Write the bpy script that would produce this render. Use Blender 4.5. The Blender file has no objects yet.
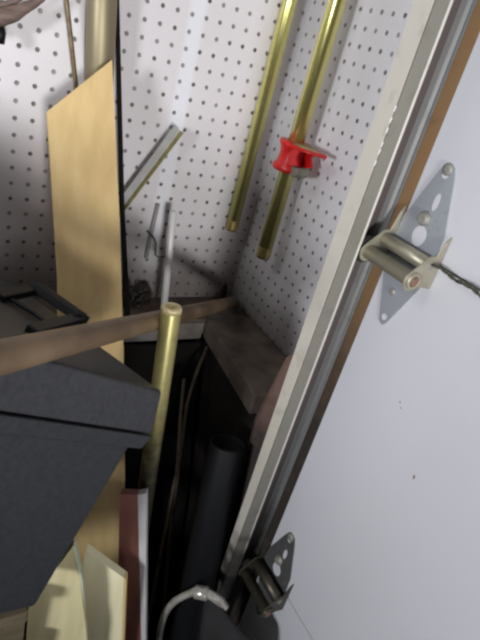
import bpy, bmesh, math, random
from mathutils import Vector, Matrix, noise
random.seed(7)
C = bpy.context.scene.collection
ZC = 1.385                      # camera height above the floor; heights below are written relative to it
V = Vector

# ---------------------------------------------------------------- materials
def new_mat(name):
    m = bpy.data.materials.new(name); m.use_nodes = True
    nt = m.node_tree
    return m, nt, nt.nodes, nt.links, nt.nodes['Principled BSDF']

def mat(name, col, rough=.6, metal=0.0, var=.12, scale=30, stretch=(1, 1, 1), bump=0.0, col2=None, coat=0.0, spec=.5, detail=4, lo=.35, hi=.65):
    m, nt, N, L, b = new_mat(name)
    tc = N.new('ShaderNodeTexCoord'); mp = N.new('ShaderNodeMapping')
    mp.inputs['Scale'].default_value = stretch
    L.new(tc.outputs['Object'], mp.inputs['Vector'])
    nz = N.new('ShaderNodeTexNoise'); nz.inputs['Scale'].default_value = scale; nz.inputs['Detail'].default_value = detail
    L.new(mp.outputs[0], nz.inputs['Vector'])
    rp = N.new('ShaderNodeValToRGB')
    c2 = col2 if col2 else tuple(c * (1 - var) for c in col)
    c1 = col if col2 else tuple(min(1, c * (1 + var * .6)) for c in col)
    rp.color_ramp.elements[0].position = lo; rp.color_ramp.elements[1].position = hi
    rp.color_ramp.elements[0].color = (*c2, 1); rp.color_ramp.elements[1].color = (*c1, 1)
    L.new(nz.outputs['Fac'], rp.inputs['Fac']); L.new(rp.outputs['Color'], b.inputs['Base Color'])
    b.inputs['Roughness'].default_value = rough; b.inputs['Metallic'].default_value = metal
    b.inputs['Specular IOR Level'].default_value = spec
    if coat: b.inputs['Coat Weight'].default_value = coat
    if bump:
        bp = N.new('ShaderNodeBump'); bp.inputs['Strength'].default_value = bump; bp.inputs['Distance'].default_value = .002
        L.new(nz.outputs['Fac'], bp.inputs['Height']); L.new(bp.outputs['Normal'], b.inputs['Normal'])
    return m

def math_node(N, L, op, a, bval=None):
    n = N.new('ShaderNodeMath'); n.operation = op
    for k, v in ((0, a), (1, bval)):
        if v is None: continue
        if hasattr(v, 'links'): L.new(v, n.inputs[k])
        else: n.inputs[k].default_value = v
    return n.outputs[0]

def mix_col(N, L, fac, a, b):
    n = N.new('ShaderNodeMix'); n.data_type = 'RGBA'
    for idx, v in ((0, fac), (6, a), (7, b)):
        if hasattr(v, 'links'): L.new(v, n.inputs[idx])
        elif isinstance(v, tuple): n.inputs[idx].default_value = (*v, 1)
        else: n.inputs[idx].default_value = v
    return n.outputs[2]

def maprange(N, L, v, a, b, c=0.0, d=1.0):
    n = N.new('ShaderNodeMapRange'); n.interpolation_type = 'SMOOTHSTEP'
    L.new(v, n.inputs[0])
    for k, x in zip((1, 2, 3, 4), (a, b, c, d)): n.inputs[k].default_value = x
    return n.outputs[0]

def pegboard(name, axis, base, seam=None, zdirt=-.43):
    """painted pegboard: holes one inch apart both ways (object origin sits on a hole), grime toward the bottom edge"""
    m, nt, N, L, b = new_mat(name)
    tc = N.new('ShaderNodeTexCoord'); sp = N.new('ShaderNodeSeparateXYZ'); L.new(tc.outputs['Object'], sp.inputs[0])
    S = .0254
    def cell(o):
        f = math_node(N, L, 'FRACT', math_node(N, L, 'ADD', math_node(N, L, 'DIVIDE', o, S), 1000.5))
        return math_node(N, L, 'SUBTRACT', f, .5)
    fu, fv = cell(sp.outputs[axis]), cell(sp.outputs[2])
    r = math_node(N, L, 'SQRT', math_node(N, L, 'ADD', math_node(N, L, 'MULTIPLY', fu, fu), math_node(N, L, 'MULTIPLY', fv, fv)))
    hole = maprange(N, L, r, .085, .158, 1, 0)
    nz = N.new('ShaderNodeTexNoise'); nz.inputs['Scale'].default_value = 26; nz.inputs['Detail'].default_value = 3
    L.new(tc.outputs['Object'], nz.inputs['Vector'])
    hole = math_node(N, L, 'MULTIPLY', hole, maprange(N, L, nz.outputs['Fac'], .3, .7, .62, 1.0))
    n2 = N.new('ShaderNodeTexNoise'); n2.inputs['Scale'].default_value = 7; n2.inputs['Detail'].default_value = 6
    L.new(tc.outputs['Object'], n2.inputs['Vector'])
    col = mix_col(N, L, maprange(N, L, n2.outputs['Fac'], .3, .7), tuple(c * .95 for c in base), base)
    if seam is not None:                      # taped joint between two sheets
        d = math_node(N, L, 'ABSOLUTE', math_node(N, L, 'SUBTRACT', sp.outputs[axis], seam))
        col = mix_col(N, L, maprange(N, L, d, .008, .02, .55, 0), col, (.80, .83, .90))
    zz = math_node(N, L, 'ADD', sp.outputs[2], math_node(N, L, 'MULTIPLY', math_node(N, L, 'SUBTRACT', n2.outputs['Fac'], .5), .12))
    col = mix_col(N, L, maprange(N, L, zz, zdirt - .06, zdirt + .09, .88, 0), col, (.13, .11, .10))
    col = mix_col(N, L, hole, col, (.075, .065, .052))
    L.new(col, b.inputs['Base Color'])
    b.inputs['Roughness'].default_value = .42
    bp = N.new('ShaderNodeBump'); bp.inputs['Strength'].default_value = .8; bp.inputs['Distance'].default_value = .003; bp.invert = True
    L.new(hole, bp.inputs['Height']); L.new(bp.outputs['Normal'], b.inputs['Normal'])
    return m

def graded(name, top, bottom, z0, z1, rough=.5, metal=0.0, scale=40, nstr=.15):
    """painted darkening: colour goes from top (world height z1) to bottom (z0) with a noisy border"""
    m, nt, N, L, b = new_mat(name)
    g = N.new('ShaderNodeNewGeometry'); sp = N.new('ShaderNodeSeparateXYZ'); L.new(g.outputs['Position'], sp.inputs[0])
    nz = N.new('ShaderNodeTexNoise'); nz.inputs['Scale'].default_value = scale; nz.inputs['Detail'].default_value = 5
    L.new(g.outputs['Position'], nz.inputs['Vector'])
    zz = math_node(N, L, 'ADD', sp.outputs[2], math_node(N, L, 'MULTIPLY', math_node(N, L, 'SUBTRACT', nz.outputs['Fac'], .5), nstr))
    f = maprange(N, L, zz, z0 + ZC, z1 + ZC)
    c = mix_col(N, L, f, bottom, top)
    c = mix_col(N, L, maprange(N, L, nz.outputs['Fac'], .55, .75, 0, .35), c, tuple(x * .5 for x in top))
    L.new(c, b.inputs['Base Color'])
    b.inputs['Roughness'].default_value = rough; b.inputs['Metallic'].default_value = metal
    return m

M = dict(
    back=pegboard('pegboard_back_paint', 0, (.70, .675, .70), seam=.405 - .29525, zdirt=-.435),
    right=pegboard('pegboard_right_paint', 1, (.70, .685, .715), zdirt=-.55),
    door=mat('white_door_paint', (.60, .605, .65), .38, var=.03, scale=5),
    doorseam=mat('door_joint_grime', (.10, .10, .085), .8),
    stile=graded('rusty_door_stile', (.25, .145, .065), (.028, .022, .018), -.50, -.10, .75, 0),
    cream=graded('cream_track_paint', (.54, .515, .455), (.05, .045, .04), -.77, -.66, .45, 0),  # shade at the track foot painted into this and the three below
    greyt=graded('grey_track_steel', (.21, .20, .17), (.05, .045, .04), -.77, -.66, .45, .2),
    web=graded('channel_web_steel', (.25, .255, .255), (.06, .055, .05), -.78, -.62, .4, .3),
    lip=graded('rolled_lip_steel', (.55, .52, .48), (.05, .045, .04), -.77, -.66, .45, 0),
    grime=graded('channel_shade_grime', (.12, .10, .10), (.03, .027, .025), -.86, -.5, .6, .2),  # shade inside the channel painted in together with its dirt
    chip=mat('white_paint_chip', (.85, .86, .88), .6, var=.02),
    ply=mat('birch_plywood', (.72, .53, .25), .6, var=.1, scale=6, stretch=(9, 9, 1.2), col2=(.64, .455, .20)),
    plyedge=mat('plywood_edge', (.50, .38, .2), .7, scale=60),
    pine=mat('pale_pine', (.66, .60, .36), .6, scale=7, stretch=(8, 8, 1), col2=(.58, .52, .29)),
    pinel=mat('lit_pine', (.86, .80, .54), .6, scale=7, stretch=(8, 8, 1), col2=(.78, .72, .46)),  # lit look of the right-hand board put into a brighter pine
    lath=mat('dull_pale_lath', (.24, .22, .21), .7, scale=30),
    pine2=mat('pale_pine_edge', (.55, .58, .42), .6, scale=30),
    zinc=mat('yellow_zinc_pipe', (.78, .74, .30), .27, .85, scale=60, stretch=(4, 4, .25), col2=(.66, .63, .22)),
    zincd=mat('dull_yellow_zinc', (.36, .33, .13), .42, .7, scale=80, col2=(.26, .23, .08)),
    brass=mat('brass_pipe_end', (.55, .45, .18), .38, .75, scale=120, col2=(.40, .31, .10)),
    post=graded('olive_zinc_post', (.40, .36, .15), (.05, .045, .028), -.58, -.40, .42, .6, scale=60),  # shade on the lower post painted in as a darker end
    cap=mat('pale_brass_cap', (.72, .62, .38), .5, .25, scale=200, col2=(.5, .4, .2)),
    bigp=mat('olive_grey_pipe', (.30, .26, .17), .48, .6, scale=20, stretch=(4, 4, .3), col2=(.28, .24, .15)),
    stick=mat('dark_brown_stick', (.085, .06, .035), .7, scale=60, col2=(.04, .03, .02)),
    rust=mat('rusty_rod', (.25, .19, .11), .6, .5, scale=90, col2=(.15, .10, .06)),
    alu=mat('bare_aluminium', (.68, .69, .70), .38, .6, var=.06, scale=50),
    alud=mat('dull_aluminium', (.42, .42, .42), .5, .4, var=.08, scale=50),
    whiter=mat('white_rod_paint', (.78, .78, .78), .4, .1, var=.04),
    red=mat('red_clamp_paint', (.62, .012, .010), .38, 0, var=.2, scale=60),
    clutch=mat('grey_clutch_plate', (.30, .29, .24), .45, .7, scale=80),
    tanst=mat('tan_worn_steel', (.40, .34, .18), .5, .4, scale=90, col2=(.3, .22, .1)),
    galv=mat('galvanised_plate', (.40, .425, .46), .40, .45, scale=70, col2=(.33, .355, .39)),
    galvd=graded('galvanised_dark', (.40, .375, .29), (.085, .075, .055), -.62, -.40, .42, .5),  # shade on the lower hinge painted into this and the next
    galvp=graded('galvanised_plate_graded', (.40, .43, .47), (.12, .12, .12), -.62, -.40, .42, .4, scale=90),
    bolt=mat('zinc_bolt', (.34, .335, .30), .6, .45),
    stem=mat('roller_stem_rust', (.22, .13, .09), .6, .3, scale=90),
    wheel=mat('dirty_black_roller', (.035, .033, .03), .6, scale=90),
    black=mat('charcoal_plastic', (.024, .0255, .030), .55, var=.25, scale=160, bump=.15),
    lidm=mat('charcoal_plastic_lid', (.032, .033, .037), .45, var=.25, scale=160, bump=.15),
    blackh=mat('black_handle_plastic', (.005, .005, .006), .5, var=.2, scale=60, spec=.25),
    shaft=mat('worn_wood_shaft', (.21, .14, .08), .5, scale=14, stretch=(1, 1, 1), col2=(.10, .062, .033), detail=8),
    conc=mat('dirty_concrete', (.155, .125, .10), .85, scale=22, col2=(.075, .06, .05), bump=.4, detail=8),
    concd=mat('shaded_dirty_concrete', (.026, .021, .018), .95, scale=15, col2=(.012, .010, .009), spec=.2),  # corner shade deepened in the concrete colour itself
    concl=mat('pale_concrete', (.24, .22, .205), .85, scale=30, col2=(.14, .125, .11)),
    floor=mat('dark_concrete_floor', (.05, .047, .043), .85, scale=8, col2=(.03, .028, .026)),
    sheet=mat('black_hardboard', (.010, .009, .008), .9, scale=40, spec=.2),
    abs=mat('black_pipe_plastic', (.004, .0045, .006), .6, scale=60, spec=.25),
    redwood=mat('red_brown_board', (.175, .062, .045), .6, scale=12, stretch=(6, 6, 1), col2=(.13, .045, .035)),
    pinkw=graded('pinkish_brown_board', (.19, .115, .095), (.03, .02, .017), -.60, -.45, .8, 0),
    paleed=mat('pale_grey_edge', (.50, .49, .49), .6, var=.08),
    chrome=mat('worn_chrome', (.72, .70, .64), .3, .55, scale=80, col2=(.45, .42, .36)),
    rubber=mat('dark_grey_rubber', (.016, .016, .017), .85, scale=40, bump=.4),
    strap=mat('brown_leathery_grip', (.20, .135, .12), .6, scale=30, stretch=(1, 1, 6), col2=(.11, .075, .06)),
    wire=mat('dark_wire', (.09, .085, .075), .5, .5),
    nick=mat('brown_paint_nick', (.22, .15, .09), .8),
    cord=mat('dark_twisted_cord', (.085, .085, .062), .8, scale=200, col2=(.04, .04, .03)),
    clut=mat('black_greasy_steel', (.03, .026, .022), .5, .4, scale=60),
    rodshadow=mat('mauve_grey_rod_shadow', (.30, .28, .27), .7),  # colour for the white rod's shadow
    crate=mat('olive_brown_crate_wood', (.16, .13, .075), .75, scale=8, stretch=(1, 6, 6), col2=(.10, .08, .045)),
)

# ---------------------------------------------------------------- geometry helper
class MB:
    def __init__(self): self.bm = bmesh.new()
    def face(self, vs, smooth=False):
        try:
            f = self.bm.faces.new(vs); f.smooth = smooth; return f
        except ValueError: return None
    def box(self, a, b):
        return self.obox(tuple((a[i] + b[i]) / 2 for i in range(3)), V((1, 0, 0)), V((0, 1, 0)), V((0, 0, 1)), tuple(abs(b[i] - a[i]) / 2 for i in range(3)))
    def obox(self, c, u, v, w, h):
        c = V(c); vs = []
        for sx in (-1, 1):
            for sy in (-1, 1):
                for sz in (-1, 1):
                    vs.append(self.bm.verts.new(c + u * (sx * h[0]) + v * (sy * h[1]) + w * (sz * h[2])))
        for q in ((0, 1, 3, 2), (4, 6, 7, 5), (0, 4, 5, 1), (2, 3, 7, 6), (0, 2, 6, 4), (1, 5, 7, 3)):
            self.face([vs[i] for i in q])
        return self
    def prism(self, pts, off):
        off = V(off); a = [self.bm.verts.new(V(p)) for p in pts]; b = [self.bm.verts.new(V(p) + off) for p in pts]
        n = len(pts); self.face(a); self.face(b[::-1])
        for i in range(n): self.face([a[i], b[i], b[(i + 1) % n], a[(i + 1) % n]])
        return self
    def loft(self, A, B, close=True):
        a = [self.bm.verts.new(V(p)) for p in A]; b = [self.bm.verts.new(V(p)) for p in B]; n = len(A)
        for i in range(n if close else n - 1): self.face([a[i], a[(i + 1) % n], b[(i + 1) % n], b[i]])
        if close: self.face(a[::-1]); self.face(b)
        return self
    def tube(self, pts, r, seg=16, caps=True, flat=1.0, inner=None):
        pts = [V(p) for p in pts]; n = len(pts)
        rs = r if isinstance(r, (list, tuple)) else [r] * n
        rings = []; ref = None
        for i, p in enumerate(pts):
            t = (pts[min(i + 1, n - 1)] - pts[max(i - 1, 0)]).normalized()
            if ref is None:
                ref = V((0, 0, 1)) if abs(t.z) < .9 else V((1, 0, 0))
            u = (ref - t * ref.dot(t)).normalized(); ref = u; w = t.cross(u)
            rings.append([self.bm.verts.new(p + u * (math.cos(2 * math.pi * k / seg) * rs[i]) + w * (math.sin(2 * math.pi * k / seg) * rs[i] * flat)) for k in range(seg)])
        for a, b in zip(rings, rings[1:]):
            for k in range(seg): self.face([a[k], a[(k + 1) % seg], b[(k + 1) % seg], b[k]], True)
        if caps: self.face(rings[0][::-1]); self.face(rings[-1])
        return self
    def revolve(self, base, axis, prof, seg=24, close=False, squash=None):
        """prof: (distance along axis, radius); closed loop when close"""
        base = V(base); t = V(axis).normalized(); ref = V((0, 0, 1)) if abs(t.z) < .9 else V((1, 0, 0))
        u = (ref - t * ref.dot(t)).normalized(); w = t.cross(u); rings = []
        for d, r in prof:
            rings.append([self.bm.verts.new(base + t * d + u * (math.cos(2 * math.pi * k / seg) * r) + w * (math.sin(2 * math.pi * k / seg) * r)) for k in range(seg)])
        pairs = list(zip(rings, rings[1:])) + ([(rings[-1], rings[0])] if close else [])
        for a, b in pairs:
            for k in range(seg): self.face([a[k], a[(k + 1) % seg], b[(k + 1) % seg], b[k]], True)
        if not close: self.face(rings[0][::-1]); self.face(rings[-1])
        return self
    def build(self, name, m, parent=None, origin=None, bevel=0.0, bseg=2, autosmooth=True):
        bmesh.ops.recalc_face_normals(self.bm, faces=self.bm.faces[:])
        if parent is not None: o0 = V(parent.get('_w', (0, 0, 0)))
        elif origin is not None: o0 = V(origin)
        else:
            zs = [v.co for v in self.bm.verts]
            o0 = V((sum(v.x for v in zs) / len(zs), sum(v.y for v in zs) / len(zs), min(v.z for v in zs)))
        for v in self.bm.verts: v.co -= o0
        me = bpy.data.meshes.new(name); self.bm.to_mesh(me); self.bm.free()
        me.materials.append(m if not isinstance(m, str) else M[m])
        o = bpy.data.objects.new(name, me); C.objects.link(o)
        if parent is not None: o.parent = parent
        else: o.location = o0 + V((0, 0, ZC))
        o['_w'] = tuple(o0)
        if bevel:
            b = o.modifiers.new('edge', 'BEVEL'); b.width = bevel; b.segments = bseg; b.limit_method = 'ANGLE'
        return o

def thing(name, label, cat, loc, group=None):
    o = bpy.data.objects.new(name, None); C.objects.link(o); o.empty_display_size = .05
    o.location = V(loc) + V((0, 0, ZC)); o['_w'] = tuple(loc); o['label'] = label; o['category'] = cat
    if group: o['group'] = group
    return o
def tag(o, label, cat, group=None):
    o['label'] = label; o['category'] = cat
    if group: o['group'] = group
    return o
def struct(o):
    o['kind'] = 'structure'; return o
def lerp(a, b, t): return V(a) + (V(b) - V(a)) * t

FL = -1.385
# ---------------------------------------------------------------- setting
struct(MB().box((-2.2, -2.4, FL - .06), (1.2, 1.1, FL)).build('floor', 'floor'))
struct(MB().box((-2.2, .9081, -.5), (.63, .925, 1.25)).build('wall_back', 'back', origin=(.29525, .9081, .01512)))
struct(MB().box((.6109, .45, -.5), (.628, .9081, 1.25)).build('wall_right', 'right', origin=(.6109, .7952, .0866)))
struct(MB().box((-2.2, .835, FL), (.6109, .925, -.535)).build('wall_base_back', 'concd'))
struct(MB().box((.512, .572, FL), (.628, .835, -.535)).build('wall_base_right', 'concd'))
struct(MB().box((-2.2, .815, -.535), (.628, .9085, -.5)).build('trim_1', 'conc', bevel=.004))
struct(MB().prism([(.505, .815, -.54), (.611, .815, -.54), (.611, .615, -.54), (.545, .567, -.54), (.480, .567, -.54)], (0, 0, .041)).build('trim_2', 'conc', bevel=.004))
struct(MB().box((-.6, .8105, -.542), (.500, .8148, -.506)).build('trim_4', 'concl'))
struct(MB().box((.53, .4785, FL), (.62, .545, 1.25)).build('trim_3', 'pinkw'))

# garage door: two-foot sections, rusty end stile, joints
door = struct(thing('door_1', 'white painted sectional garage door', 'door', (.52, .45, FL)))
del door['category']; del door['label']
SEAM1, SEAM2 = -.1675, -.7770
for z0, z1 in ((FL + .004, SEAM2 - .0011), (SEAM2 + .0011, SEAM1 - .0015), (SEAM1 + .0015, .442), (.445, 1.2)):
    MB().box((.52, -1.9, z0), (.556, .4505, z1)).build('door_section', 'door', door)
    MB().box((.5203, .4505, z0), (.556, .4775, z1)).build('end_stile', 'stile', door)
for y, z, a, b_ in ((.2812, -.4083, .0016, .0032), (.3441, -.3416, .0010, .0016), (.3391, -.3471, .0013, .0010)):
    MB().prism([(.5199, y + a * math.cos(q * math.pi / 4), z + b_ * math.sin(q * math.pi / 4) + a * .5 * math.cos(q * math.pi / 4)) for q in range(8)], (.0004, 0, 0)).build('paint_nick', 'nick', door)
MB().box((.5215, -1.88, FL + .02), (.55, .449, 1.15)).build('joint_seal', 'doorseam', door)

# vertical track beside the door, sheet-steel section swept up the jamb
def strip(mb, A_top, A_bot, z0, z1, th=.0016):
    """folded sheet: plan polyline A from z0 (bottom) to z1 (top), given thickness"""
    def thick(P):
        P = [V((p[0], p[1], 0)) for p in P]; out = []
        for i, p in enumerate(P):
            t = (P[min(i + 1, len(P) - 1)] - P[max(i - 1, 0)]).normalized(); nrm = V((-t.y, t.x, 0))
            out.append(p + nrm * th)
        return P + out[::-1]
    a, b = thick(A_bot), thick(A_top)
    mb.loft([(p.x, p.y, z0) for p in a], [(p.x, p.y, z1) for p in b])
    return mb
TB, TT = -1.30, 1.2
track = tag(thing('door_track', 'cream and grey steel roller track standing along the garage door edge', 'track', (.48, .47, TB)), 'cream and grey steel roller track standing along the garage door edge', 'track')
def yb(z): return .4855 + .0095 * z            # the flange edge wanders a little along its length
strip(MB(), [(.448, .4566), (.448, .4970)], [(.448, .4566), (.448, .4660)], TB, TT).build('mounting_flange', 'cream', track)
strip(MB(), [(.4645, .4538), (.448, .4558)], [(.4645, .4538), (.448, .4558)], TB, TT).build('return_flange', 'greyt', track)
MB().tube([(.4662, .4525, TB), (.4662, .4525, TT)], .0019, 12).build('rolled_lip', 'lip', track)
CH = [(.505, .4765), (.514, .4765), (.5175, .4735), (.5175, .4690)]
strip(MB(), CH, CH, TB, TT).build('channel', 'web', track)
CI = [(.467, .4545), (.468, .472), (.472, .4765), (.505, .4765)]
strip(MB(), CI, CI, TB, TT).build('channel_inner_leg', 'grime', track)  # this colour holds painted shade as well as dirt
MB().box((.450, .468, .60), (.612, .472, .64)).build('jamb_bracket', 'greyt', track)
pf = MB()
for k, z in enumerate((-.02, -.032, -.043, -.058, -.066, -.079)):
    pf.prism([(.4468, .4556, z), (.4468, .4592 + .001 * (k % 3), z - .001), (.4468, .4585, z - .007), (.4468, .4562, z - .006)], (.0012, 0, 0))
pf.build('paint_flake', 'chip', track)

# ---------------------------------------------------------------- roller hinges on the door joints
def make_hinge(seam, label):
    t = thing('hinge_bracket', label, 'hinge', (.52, .418, seam), 'galvanised roller hinges on the garage door')
    X0, X1 = .5199, .5178
    out = [(.4235, .1035), (.4165, .1060), (.4085, .1035), (.4030, .092), (.3850, .036), (.3830, .0), (.3860, -.036), (.4110, -.098), (.4165, -.1045), (.4235, -.101), (.4290, -.089), (.4500, -.034), (.4530, 0), (.4500, .034), (.4300, .089)]
    bm = MB()
    bm.prism([(X0, y, seam + z) for y, z in out], (X1 - X0, 0, 0))
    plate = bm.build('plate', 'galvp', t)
    for y, z, ry, rz in ((.4165, .092, .0042, .0032), (.413, .062, .0040, .0105), (.4175, -.093, .0042, .0042), (.417, .019, .0105, .0125)):
        MB().prism([(X1 - .0001, y + ry * math.cos(a * math.pi / 8), seam + z + rz * math.sin(a * math.pi / 8)) for a in range(16)], (-.0003, 0, 0)).build('slot_hole', 'door', plate)
    MB().revolve((X1, .419, seam + .040), (-1, 0, 0), [(0, .0095), (.0015, .0095), (.002, .0075), (.0055, .0075), (.0062, .006)], 6).build('bolt', 'bolt', t)
    MB().revolve((X1, .4165, seam + .0995), (-1, 0, 0), [(0, .0075), (.0012, .007), (.002, .003)], 12).build('bolt', 'bolt', t)
    MB().revolve((X1, .420, seam - .058), (-1, 0, 0), [(0, .005), (.002, .0045), (.003, .002)], 12).build('bolt', 'bolt', t)
    # knuckle ears
    def ear(y, top):
        def arc(c, r, a0, a1, n): return [(c[0] + r * math.cos(math.radians(a0 + (a1 - a0) * k / n)), c[1] + r * math.sin(math.radians(a0 + (a1 - a0) * k / n))) for k in range(n + 1)]
        prof = [(.5185, top), (.513, top - .008)] + arc((.503, -.0005), .0118, 70, 150, 5) + arc((.4845, -.0192), .0130, 125, 300, 9) + [(.504, -.0275), (.5185, -.030)]
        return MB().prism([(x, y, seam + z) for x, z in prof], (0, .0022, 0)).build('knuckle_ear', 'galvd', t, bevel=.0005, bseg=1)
    ear(.3735, .036); ear(.4520, .044)
    A, B = (.503, seam - .0005), (.4845, seam - .0192)
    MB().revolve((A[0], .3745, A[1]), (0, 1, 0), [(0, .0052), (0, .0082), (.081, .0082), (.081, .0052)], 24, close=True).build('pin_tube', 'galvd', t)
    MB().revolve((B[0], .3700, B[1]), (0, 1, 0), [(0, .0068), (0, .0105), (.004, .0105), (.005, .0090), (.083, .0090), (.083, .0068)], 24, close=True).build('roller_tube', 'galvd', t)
    MB().revolve((A[0], .3725, A[1]), (0, 1, 0), [(0, .0046), (.085, .0046)], 16).build('hinge_pin', 'bolt', t)
    st = MB().revolve((B[0], .3690, B[1]), (0, 1, 0), [(0, .0052), (.001, .0058), (.088, .0058), (.094, .0058)], 16).build('roller_stem', 'stem', t)
    MB().revolve((B[0] + .004, .4565, B[1]), (0, 1, 0), [(0, .006), (0, .0125), (.0015, .0165), (.004, .0180), (.008, .0180), (.0105, .0165), (.012, .0125), (.012, .006)], 24).build('roller_wheel', 'wheel', st)
    return t
make_hinge(SEAM1, 'pale galvanised diamond-plate roller hinge on the upper joint of the white door')
make_hinge(SEAM2, 'dark shadowed roller hinge low on the white door, at the foot of the track')

cp = [(.5035 + .002 * math.sin(i * .9), .372 - i * .012, SEAM1 + .002 + .0016 * math.sin(i * 1.7)) for i in range(26)]
tw = MB()
for ph in (0, math.pi):
    tw.tube([(p[0] + .0011 * math.cos(i * .8 + ph), p[1], p[2] + .0011 * math.sin(i * .8 + ph)) for i, p in enumerate(
        [lerp(cp[j // 4], cp[min(j // 4 + 1, 25)], (j % 4) / 4) for j in range(100)])], .0013, 8)
tag(tw.build('twisted_cord', 'cord'), 'thin dark twisted cord running out from the upper hinge across the white door', 'cord')

# ---------------------------------------------------------------- hanging zinc pipes on the right wall
def pipe(x, y, ztop, zbot, r, label, axis_end=None):
    t = thing('clamp_pipe', label, 'pipe', (x, y, zbot), 'yellow zinc clamp pipes hung by the right wall')
    e = axis_end or (x, y)
    top, bot = V((x, y, ztop)), V((e[0], e[1], zbot))
    ax = (bot - top).normalized(); Ln = (bot - top).length
    MB().revolve(top, ax, [(0, r), (Ln - .022, r)], 32).build('pipe_body', 'zinc', t)
    pr = [(Ln - .022, r * .97)]
    for k in range(8): pr += [(Ln - .021 + k * .0024, r * 1.0), (Ln - .0198 + k * .0024, r * .93)]
    pr += [(Ln, r * .90), (Ln, r * .70), (Ln - .03, r * .70)]
    MB().revolve(top, ax, pr, 28).build('threaded_end', 'brass', t)
    return t
pipe(.560, .8955, .55, -.338, .0125, 'plain yellow zinc pipe hanging on the right wall, nearer the corner')
pipe(.560, .7655, .55, -.3385, .0137, 'yellow zinc pipe that carries the red clamp head')

# red clamp head on the second pipe
cx, cy, cz = .560, .7655, -.126
cl = thing('pipe_clamp', 'red cast-iron clamp jaw gripping the right-hand yellow pipe', 'clamp', (cx, cy, cz - .05))
MB().revolve((cx, cy, cz), (0, 0, -1), [(-.001, .0139), (-.001, .027), (.004, .0275), (.010, .0235), (.018, .0220), (.028, .0222), (.036, .0245), (.041, .0285), (.046, .0285), (.049, .025), (.049, .0139)], 36, close=True).build('sleeve', 'red', cl)
MB().prism([(cx - .024, cy + .004, cz), (cx - .026, cy - .018, cz), (cx - .014, cy - .055, cz), (cx + .012, cy - .076, cz), (cx + .020, cy - .048, cz), (cx + .025, cy - .010, cz), (cx + .022, cy + .004, cz)], (0, 0, -.0055)).build('jaw_plate', 'red', cl, bevel=.0012)
MB().prism([(cx - .018, cy - .014, cz + .0003), (cx - .016, cy - .034, cz + .0003), (cx + .001, cy - .063, cz + .0003), (cx + .013, cy - .040, cz + .0003), (cx + .020, cy - .008, cz + .0003), (cx + .012, cy - .016, cz + .0003), (cx, cy - .0165, cz + .0003)], (0, 0, .0014)).build('jaw_face', 'tanst', cl)
for s in (-1, 1):
    MB().prism([(cx + s * .012, cy - .014, cz - .005), (cx + s * .012, cy - .040, cz - .006), (cx + s * .012, cy - .034, cz - .016), (cx + s * .012, cy - .044, cz - .029), (cx + s * .012, cy - .026, cz - .034), (cx + s * .012, cy - .012, cz - .034)], (s * .005, 0, 0)).build('rib', 'red', cl, bevel=.001)
MB().prism([(cx - .012, cy - .015, cz - .035), (cx - .012, cy - .043, cz - .031), (cx - .012, cy - .047, cz - .044), (cx - .012, cy - .032, cz - .051), (cx - .012, cy - .015, cz - .050)], (.024, 0, 0)).build('clutch_plate', 'clutch', cl, bevel=.002)

# ---------------------------------------------------------------- tall sheets and pipes against the back wall
pn = V((0, 1, -.28)).normalized()
ply_pts = [(.1757, .8469, -.1596), (.2668, .8708, -.0742), (.2925, .8090, -.295), (.3145, .7471, -.5161), (.3335, .6776, -.764), (.3405, .6188, -.9742), (.3540, .5060, -1.380), (.2300, .5050, -1.380), (.2150, .6500, -.862), (.1992, .7802, -.3977)]
ply_pts = [(x * .965, y * .965, FL + .004 if z < -1.3 else z * .965) for x, y, z in ply_pts]
tag(MB().prism(ply_pts, pn * .006).build('plywood_sheet', 'ply'), 'tall pale birch plywood sheet with a slanted top leaning on the pegboard', 'board')
dk = [(.2490, .902, .30), (.2545, .902, .30), (.2750, .899, .0045), (.3164, .864, -.2842), (.3490, .824, -.4990), (.3390, .824, -.4990), (.3090, .864, -.2842), (.2690, .899, .0045)]
tag(MB().prism(dk, V((0, .004, 0))).build('dark_strip', 'sheet'), 'thin dark strip standing behind the plywood sheet', 'board')
tag(MB().revolve((.208, .882, .40), V((.2530, .882, -.086)) - V((.208, .882, .40)), [(0, .0180), (0, .0212), (.88, .0212), (.88, .0180)], 36, close=True).build('conduit_pipe', 'bigp'),
    'thick olive-grey metal pipe standing behind the top of the plywood', 'pipe')
tag(MB().tube([(.1655, .895, .13), (.1967, .884, -.0127), (.2222, .888, -.1198), (.2330, .897, -.2000)], .0036, 12).build('thin_rod', 'rust'), 'thin rusty rod left of the thick pipe behind the plywood', 'rod')

# aluminium bar slanting from behind the plywood
a0, a1 = V((.300, .880, -.330)), V((.3975, .884, -.1575))
ad = (a1 - a0).normalized(); aw = ad.cross(V((0, 1, 0))).normalized()
ab = thing('aluminium_bar', 'short grey aluminium bar slanting up from behind the plywood edge', 'bar', a0)
MB().obox((a0 + a1) / 2, ad, V((0, 1, 0)), aw, ((a1 - a0).length / 2, .0012, .0075)).build('bar_web', 'alud', ab)
MB().obox((a0 + a1) / 2 - aw * .0070 + V((0, -.006, 0)), ad, V((0, 1, 0)), aw, ((a1 - a0).length / 2, .0065, .0010)).build('bar_lip', 'zincd', ab)

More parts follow.
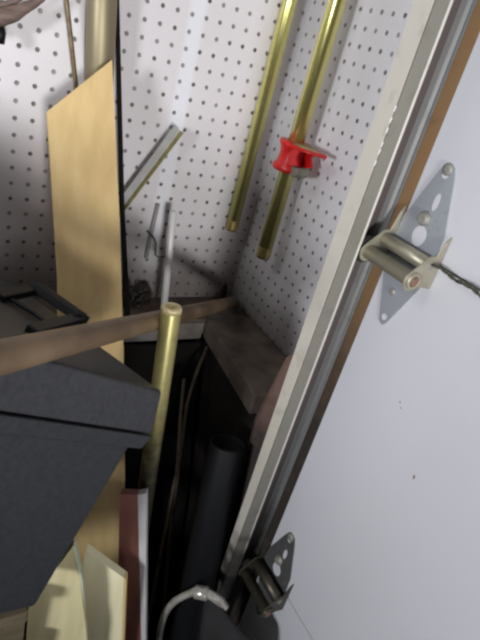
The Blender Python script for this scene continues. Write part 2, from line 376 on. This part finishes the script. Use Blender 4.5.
r0, r1 = V((.4076, .8581, -.2960)), V((.4168, .8290, -.498))
tag(MB().revolve(r0, r1 - r0, [(0, .0050), (.0015, .0068), ((r1 - r0).length, .0068)], 20).build('white_rod', 'whiter'), 'slim white rod standing upright behind the brass-topped post', 'rod')
tag(MB().tube([(.3860, .9075, -.3560), (.3880, .893, -.3580), (.3925, .885, -.3610), (.3975, .882, -.3700), (.4000, .882, -.3930), (.4080, .882, -.3980), (.4200, .882, -.3970)], .0017, 10).build('wire_hook', 'wire'), 'bent grey wire peg hook left of the white rod', 'hook')
tag(MB().tube([(.396, .9042, -.30), (.3945, .9042, -.335), (.3930, .9042, -.375), (.392, .9042, -.41)], .0042, 10).build('rod_shadow', 'rodshadow'), 'dim grey shadow of the white rod, modelled flat on the pegboard just left of it', 'rod')  # cast shadow of the white rod, shaped as a thin tube

# tool hanging in the top left corner
tl = thing('hanging_tool', 'brown-gripped curved tool hanging in the top left corner of the pegboard', 'tool', (.12, .87, -.05))
MB().tube([(.060, .868, -.068), (.085, .868, -.063), (.1114, .868, -.0535), (.128, .868, -.0455), (.140, .868, -.036), (.152, .869, -.0275), (.1622, .870, -.018), (.172, .872, -.004), (.180, .874, .02)],
          [.013, .0125, .0115, .0098, .0072, .0058, .0050, .0045, .004], 14, flat=.7).build('grip', 'strap', tl)
MB().tube([(.080, .872, -.050), (.105, .872, -.0435), (.130, .872, -.030), (.150, .872, -.012)], .0035, 10).build('upper_arm', 'strap', tl)
tag(MB().tube([(.1120, .9085, -.064), (.1125, .880, -.065), (.1132, .873, -.073), (.1140, .873, -.086)], [.006, .0068, .0072, .0050], 12).build('black_peg', 'blackh'), 'stubby black peg under the curved tool at the left border', 'hook')

# ---------------------------------------------------------------- brass-topped post in front of the corner
p0, p1 = V((.2723, .5234, -.3021)), V((.3270, .4680, -1.384))
pd = (p1 - p0).normalized()
po = thing('zinc_post', 'upright olive zinc pipe with a pale ringed end standing beside the black box', 'pipe', p1)
Lp = (p1 - p0).length
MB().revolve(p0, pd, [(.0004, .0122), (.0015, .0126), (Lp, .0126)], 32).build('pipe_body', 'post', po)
MB().revolve(p0, pd, [(0, .0062), (-.0006, .0075), (-.0012, .0095), (-.0008, .0118), (.0015, .01275), (.006, .01275), (.006, .0062)], 32, close=True).build('end_ring', 'cap', po)
MB().revolve(p0, pd, [(.0020, .0064), (.0030, .0061), (.0030, .0036), (-.0006, .0030), (-.0010, .0016)], 24).build('end_plug', 'brass', po)

# wooden shaft lying over the box toward the corner
n0, n1 = V((.053, .343, -.237)), V((.590, .856, -.4835))
sd = (n1 - n0).normalized(); Ls = (n1 - n0).length
prof = [(-.16, .004), (-.158, .011), (-.15, .0145), (-.10, .0142), (-.02, .0131), (.10, .0127), (.25, .0122), (.45, .0118), (Ls - .02, .0120), (Ls - .004, .0112), (Ls, .007)]
tag(MB().revolve(n0, sd, prof, 28).build('wooden_shaft', 'shaft'), 'long worn brown wooden tool shaft lying over the black box to the corner', 'handle')

# ---------------------------------------------------------------- tilted black plastic case
d1 = V((.82193, .27064, -.50118)).normalized(); d2 = V((-.34551, .93643, -.06096)); d2 = (d2 - d1 * d2.dot(d1)).normalized(); dn = d1.cross(d2)
CC = V((.2496, .4562, -.3783)) * .972
def BX(x, y, z): return CC + (d1 * x + d2 * y + dn * z) * .972
case = thing('storage_case', 'charcoal black plastic case lying tilted at the lower left', 'case', BX(-.14, .16, -.293))
W, Ld = .50, .33  # length runs on out of view to block light from the left
def rect(x0, x1, y0, y1, z): return [BX(x0, y0, z), BX(x1, y0, z), BX(x1, y1, z), BX(x0, y1, z)]
MB().loft(rect(-W + .012, -.001, .004, Ld - .01, -.293), rect(-W + .004, .001, .002, Ld - .004, -.070)).build('case_body', 'black', case, bevel=.006, bseg=3)
lid = MB().loft(rect(-W - .006, .020, -.004, Ld + .004, -.0535), rect(-W, .000, 0, Ld, 0)).build('lid', 'lidm', case, bevel=.004, bseg=3)
MB().loft(rect(-W - .004, .016, -.003, Ld + .003, -.0745), rect(-W - .006, .021, -.005, Ld + .005, -.0555)).build('rim', 'black', case, bevel=.002)
hd = MB()
def bar(mb, a, b, h): 
    a, b = V(a), V(b); t = (b - a).normalized(); w = t.cross(dn).normalized(); k = w.cross(t)
    mb.obox((a + b) / 2, t, w, k, ((b - a).length / 2, h[0], h[1]))
bar(hd, BX(-.066, .207, .027), BX(-.066, .106, .027), (.0100, .0055))
for s in (-.0065, 0, .0065): bar(hd, BX(-.066 + s, .202, .0330), BX(-.066 + s, .110, .0330), (.0014, .0012))
handle = hd.build('handle_grip', 'blackh', case, bevel=.0015)
for (q0, q1) in (((-.064, .202, .026), (-.125, .180, .003)), ((-.066, .110, .026), (-.150, .072, .003))):
    m_ = MB(); bar(m_, BX(*q0), BX(*q1), (.0075, .0045)); m_.build('handle_arm', 'blackh', case, bevel=.0015)
MB().tube([BX(-.118, .185, .004), BX(-.108, .170, .0065), BX(-.098, .142, .0065), BX(-.098, .115, .0065), BX(-.110, .09, .004)], .0026, 8).build('inner_rib', 'blackh', case)
# crate that carries the low corner of the case
cr = thing('wooden_crate', 'olive-brown wooden crate under the tilted black case', 'crate', (-.10, .55, FL))
CT = -.645
for k in range(5): MB().box((-.34 + k * .0905, .40, CT - .018), (-.34 + k * .0905 + .087, .70, CT)).build('top_slat', 'crate', cr, bevel=.002)
for k in range(4):
    z = FL + .02 + k * .165
    MB().box((-.34, .40, z), (.110, .415, z + .14)).build('front_slat', 'crate', cr, bevel=.002)
    MB().box((-.34, .685, z), (.110, .70, z + .14)).build('back_slat', 'crate', cr, bevel=.002)
for x in (-.34, .085):
    for y in (.415, .66): MB().box((x, y, FL), (x + .025, y + .025, CT - .018)).build('corner_post', 'crate', cr)

# ---------------------------------------------------------------- boards low at the left
def plank(name, pts, off, m, label, cat='board'):
    return tag(MB().prism(pts, off).build(name, m, bevel=.0008, bseg=1), label, cat)
rb = thing('pine_board', 'pale pine board with a slanted top, right of the pointed one', 'board', (.33, .40, FL))
MB().prism([(.1921, .4616, -.6437), (.2440, .4363, -.6890), (.2440 + .0752, .4363 - .0500, FL), (.180, .4650 - .05, FL), (.185, .462, -.75)], V((.012, .022, 0)).normalized() * .012).build('board_face', 'pinel', rb)
MB().prism([(.2442, .4360, -.6892), (.2472, .4346, -.6915), (.3224, .3846, FL), (.3194, .3860, FL)], V((.012, .022, 0)).normalized() * .012).build('board_edge', 'ply', rb)
lb = thing('pine_offcut', 'pale pine offcut with a pointed top just under the black case', 'board', (.16, .43, FL))
MB().prism([(.120, .4440, -.700), (.1632, .4354, -.5911), (.1757, .4251, -.6484), (.1953, .4110, -.7675), (.232, .385, FL), (.128, .415, FL)], V((.010, .026, 0)).normalized() * .010).build('offcut_face', 'pine', lb)
MB().prism([(.1634, .4352, -.5911), (.1662, .4350, -.5930), (.1785, .4240, -.6490), (.1870, .4170, -.7080), (.1759, .4249, -.6484)], V((.010, .026, 0)).normalized() * .010).build('offcut_edge', 'pine2', lb)

rp = thing('red_brown_board', 'red-brown board with a pale grey edge standing behind the plywood foot', 'board', (.35, .43, FL))
MB().prism([(.2400, .4950, -.5840), (.2617, .4838, -.5803), (.3005, .4366, -.8686), (.3700, .3521, -1.384), (.330, .372, -1.384), (.2683, .4560, -.879)], V((.006, .009, 0))).build('board_face', 'redwood', rp)
MB().prism([(.2619, .4836, -.5802), (.2701, .4763, -.5720), (.3065, .4320, -.8660), (.3740, .3492, -1.384), (.3702, .3519, -1.384), (.3007, .4364, -.8686)], V((.006, .009, 0))).build('pale_edge', 'paleed', rp)

# ---------------------------------------------------------------- dark corner: sheet, pipe, sticks, plank
tag(MB().prism([(.300, .800, -.545), (.498, .800, -.548), (.500, .70, -.90), (.50, .62, -1.384), (.30, .62, -1.384)], V((0, .006, .001))).build('hardboard_sheet', 'sheet'), 'large black hardboard panel leaning in the dark corner', 'board')
t0, t1 = V((.4379, .5461, -.5747)), V((.373, .349, -1.384))
tb = tag(MB().revolve(t0, t1 - t0, [(0, .0262), (0, .0300), (.004, .0305), ((t1 - t0).length, .0305), ((t1 - t0).length, .0262)], 40, close=True).build('drain_pipe', 'abs'), 'open-topped black plastic pipe standing in the dark corner', 'pipe')
tag(MB().tube([(.5027, .7824, -.5452), (.4690, .7430, -.574), (.4408, .7033, -.6189), (.4240, .655, -.70), (.4092, .5924, -.8504), (.400, .50, -1.10), (.395, .46, -1.384)], .0036, 10).build('bent_stick', 'stick'), 'long thin bent brown stick leaning into the dark corner', 'stick')
tag(MB().tube([(.4419, .7378, -.5853), (.4240, .690, -.630), (.4033, .6205, -.6994), (.372, .54, -.95), (.37, .50, -1.384)], .0034, 10).build('short_stick', 'stick'), 'shorter dark stick left of the long bent one', 'stick')
pk = [(.5086, .5512, -.4206), (.5223, .5432, -.4106), (.5290, .5380, -.55), (.515, .500, -.80), (.515, .490, FL), (.4652, .486, FL), (.4652, .496, -.8139), (.4704, .5184, -.6867), (.4826, .5477, -.5388)]
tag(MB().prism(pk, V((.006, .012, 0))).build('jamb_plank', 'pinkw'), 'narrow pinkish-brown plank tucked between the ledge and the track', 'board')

# chrome hook, white lath, dark rubber flap at the bottom
ch = [(.377, .466, -1.12), (.3683, .4737, -.9975), (.3635, .4773, -.9455), (.363, .4777, -.8933), (.37, .4723, -.8554), (.3824, .4624, -.8282), (.3953, .4514, -.8081), (.4097, .4384, -.8052), (.424, .427, -.812), (.434, .420, -.826)]
def smooth_path(P, k=6):
    P = [V(p) for p in P]; out = []
    for i in range(len(P) - 1):
        a, b, c, d = P[max(i - 1, 0)], P[i], P[i + 1], P[min(i + 2, len(P) - 1)]
        for j in range(k):
            t = j / k
            out.append(.5 * ((2 * b) + (c - a) * t + (2 * a - 5 * b + 4 * c - d) * t * t + (3 * b - a - 3 * c + d) * t ** 3))
    return out + [P[-1]]
ch = [V(p) * .97 for p in ch]; sp_ = smooth_path(ch); nn = len(sp_)
hk = thing('chrome_hook', 'curved chrome hook handle at the bottom of the dark corner', 'handle', (.38, .46, -1.12))
MB().tube(sp_, [.0058 + .0030 * max(0, (i / nn - .55)) / .45 for i in range(nn)], 16).build('bent_tube', 'chrome', hk)
MB().revolve(V((.3925, .4540, -.812)) * .97, (V((.4097, .4384, -.8052)) - V((.3925, .4540, -.812))), [(-.002, .0075), (0, .0105), (.020, .0110), (.022, .008)], 20).build('collar', 'chrome', hk)
tag(MB().prism([V(p) * .95 if p[2] > -1.3 else V(p) for p in [(.4219, .4543, -.845), (.4347, .4421, -.835), (.4446, .403, -.9573), (.470, .33, FL), (.450, .345, FL), (.4288, .4197, -.9758)]], V((.003, .004, 0))).build('pale_lath', 'lath'), 'thin pale lath beside the chrome hook', 'board')

fl = MB(); G = 14; grid = []
TLp, TRp, BLp, BRp = [V(p) * .90 for p in ((.447, .488, -.872), (.500, .372, -.905), (.430, .40, -1.10), (.4850, .300, -1.03))]
for i in range(G + 1):
    rowv = []
    for j in range(G + 1):
        u, v = j / G, i / G
        p = TLp * (1 - u) * (1 - v) + TRp * u * (1 - v) + BLp * (1 - u) * v + BRp * u * v
        p = p + V((-.7, -.7, .2)) * (.012 * noise.noise(p * 22) + .010 * math.sin(u * math.pi))
        p.x = min(p.x, .514); rowv.append(fl.bm.verts.new(p))
    grid.append(rowv)
for i in range(G):
    for j in range(G): fl.face([grid[i][j], grid[i][j + 1], grid[i + 1][j + 1], grid[i + 1][j]], True)
fo = fl.build('rubber_flap', 'rubber')
sm = fo.modifiers.new('thick', 'SOLIDIFY'); sm.thickness = .004
tag(fo, 'crumpled dark grey rubber flap below the lower hinge', 'flap')

# greasy bits on the back ledge
def chain(name, c, label):
    mb = MB(); 
    for k in range(16):
        ang = k * .9; ctr = V(c) + V((.0050 * (k - 8), random.uniform(-.012, .012), .010 + random.uniform(0, .026)))
        a = V((math.cos(ang), .3, math.sin(ang))).normalized(); b = a.cross(V((0, 1, 0))).normalized()
        mb.tube([ctr + a * (.0095 * math.cos(q * math.pi / 6)) + b * (.0065 * math.sin(q * math.pi / 6)) for q in range(13)], .0028, 8, caps=False)
    return tag(mb.build(name, 'clut'), label, 'chain')
chain('greasy_chain', (.355, .868, -.4985), 'heap of black greasy chain on the back ledge beside the plywood')
bl = thing('cast_bracket', 'small dark cast bracket sitting on the ledge deep in the corner', 'bracket', (.575, .885, -.4985))
MB().box((.563, .872, -.4995), (.588, .900, -.4945)).build('foot_plate', 'clut', bl, bevel=.001)
MB().prism([(.568, .884, -.4945), (.584, .884, -.4945), (.580, .884, -.462), (.575, .884, -.455), (.571, .884, -.465)], (0, .006, 0)).build('upright', 'clut', bl, bevel=.001)
bl2 = thing('steel_shackle', 'dark steel shackle on the back ledge left of the white rod', 'shackle', (.392, .882, -.4985))
MB().tube([(.383, .882, -.4955), (.381, .882, -.478), (.385, .882, -.466), (.394, .882, -.462), (.402, .882, -.467), (.406, .882, -.480), (.404, .882, -.4955)], .0038, 10).build('bow', 'clut', bl2)
MB().tube([(.379, .882, -.4945), (.408, .882, -.4945)], .0040, 10).build('pin', 'clut', bl2)

for o in list(bpy.data.objects):
    if '_w' in o: del o['_w']

# ---------------------------------------------------------------- light
def area(name, loc, target, size, power, col=(1, 1, 1)):
    l = bpy.data.lights.new(name, 'AREA'); l.energy = power; l.color = col; l.shape = 'RECTANGLE'; l.size, l.size_y = size
    o = bpy.data.objects.new(name, l); C.objects.link(o); o.location = V(loc) + V((0, 0, ZC))
    o.rotation_euler = (V(target) - V(loc)).to_track_quat('-Z', 'Y').to_euler()
    return o
area('side_light', (-1.15, .30, .85), (.45, .6, -.2), (.45, .40), 4, (1, .97, .95))
area('left_fill', (-1.50, -.50, -.02), (.4, .5, -.2), (.30, .26), 25, (.95, .965, 1))  # added unseen lamp low on the left, brightens door and right wall
sl = bpy.data.lights.new('front_spot', 'SPOT'); sl.energy = 235; sl.color = (1, .985, .965); sl.spot_size = math.radians(23); sl.spot_blend = .55; sl.shadow_soft_size = .30  # added unseen spot behind the camera, narrow cone leaves the corner dark
so = bpy.data.objects.new('front_spot', sl); C.objects.link(so); so.location = (-.30, -2.5, -.26 + ZC)
so.rotation_euler = (V((.31, .85, .00)) - V((-.30, -2.5, -.26))).to_track_quat('-Z', 'Y').to_euler()
w = bpy.data.worlds.new('world'); bpy.context.scene.world = w; w.use_nodes = True
nt = w.node_tree; bg = nt.nodes['Background']
tc = nt.nodes.new('ShaderNodeTexCoord'); sx = nt.nodes.new('ShaderNodeSeparateXYZ'); rp_ = nt.nodes.new('ShaderNodeValToRGB')
mr = nt.nodes.new('ShaderNodeMapRange'); mr.inputs[1].default_value = -1; mr.inputs[2].default_value = 1
nt.links.new(tc.outputs['Generated'], sx.inputs[0]); nt.links.new(sx.outputs[2], mr.inputs[0]); nt.links.new(mr.outputs[0], rp_.inputs[0])
rp_.color_ramp.elements[0].position = .35; rp_.color_ramp.elements[0].color = (.06, .058, .055, 1)
rp_.color_ramp.elements[1].position = .75; rp_.color_ramp.elements[1].color = (.62, .63, .66, 1)
nt.links.new(rp_.outputs[0], bg.inputs[0]); bg.inputs[1].default_value = .12

# ---------------------------------------------------------------- camera (solved from the one-inch hole grid)
F, yaw, pitch, roll = 537.3226, .62324142, .46566625, -.27983671
fw = V((math.sin(yaw) * math.cos(pitch), math.cos(yaw) * math.cos(pitch), -math.sin(pitch)))
r = V((math.cos(yaw), -math.sin(yaw), 0)); d = fw.cross(r)
rx = r * math.cos(roll) + d * math.sin(roll); dy = d * math.cos(roll) - r * math.sin(roll)
cam = bpy.data.cameras.new('camera'); cam.sensor_fit = 'HORIZONTAL'; cam.sensor_width = 36; cam.lens = F / 480 * 36; cam.clip_start = .01
co = bpy.data.objects.new('camera', cam); C.objects.link(co)
m3 = Matrix((rx, -dy, -fw)).transposed(); co.matrix_world = Matrix.Translation((0, 0, ZC)) @ m3.to_4x4()
sc = bpy.context.scene; sc.camera = co
sc.view_settings.view_transform = 'Standard'; sc.view_settings.look = 'None'; sc.view_settings.exposure = .20
sc.cycles.filter_width = 2.4
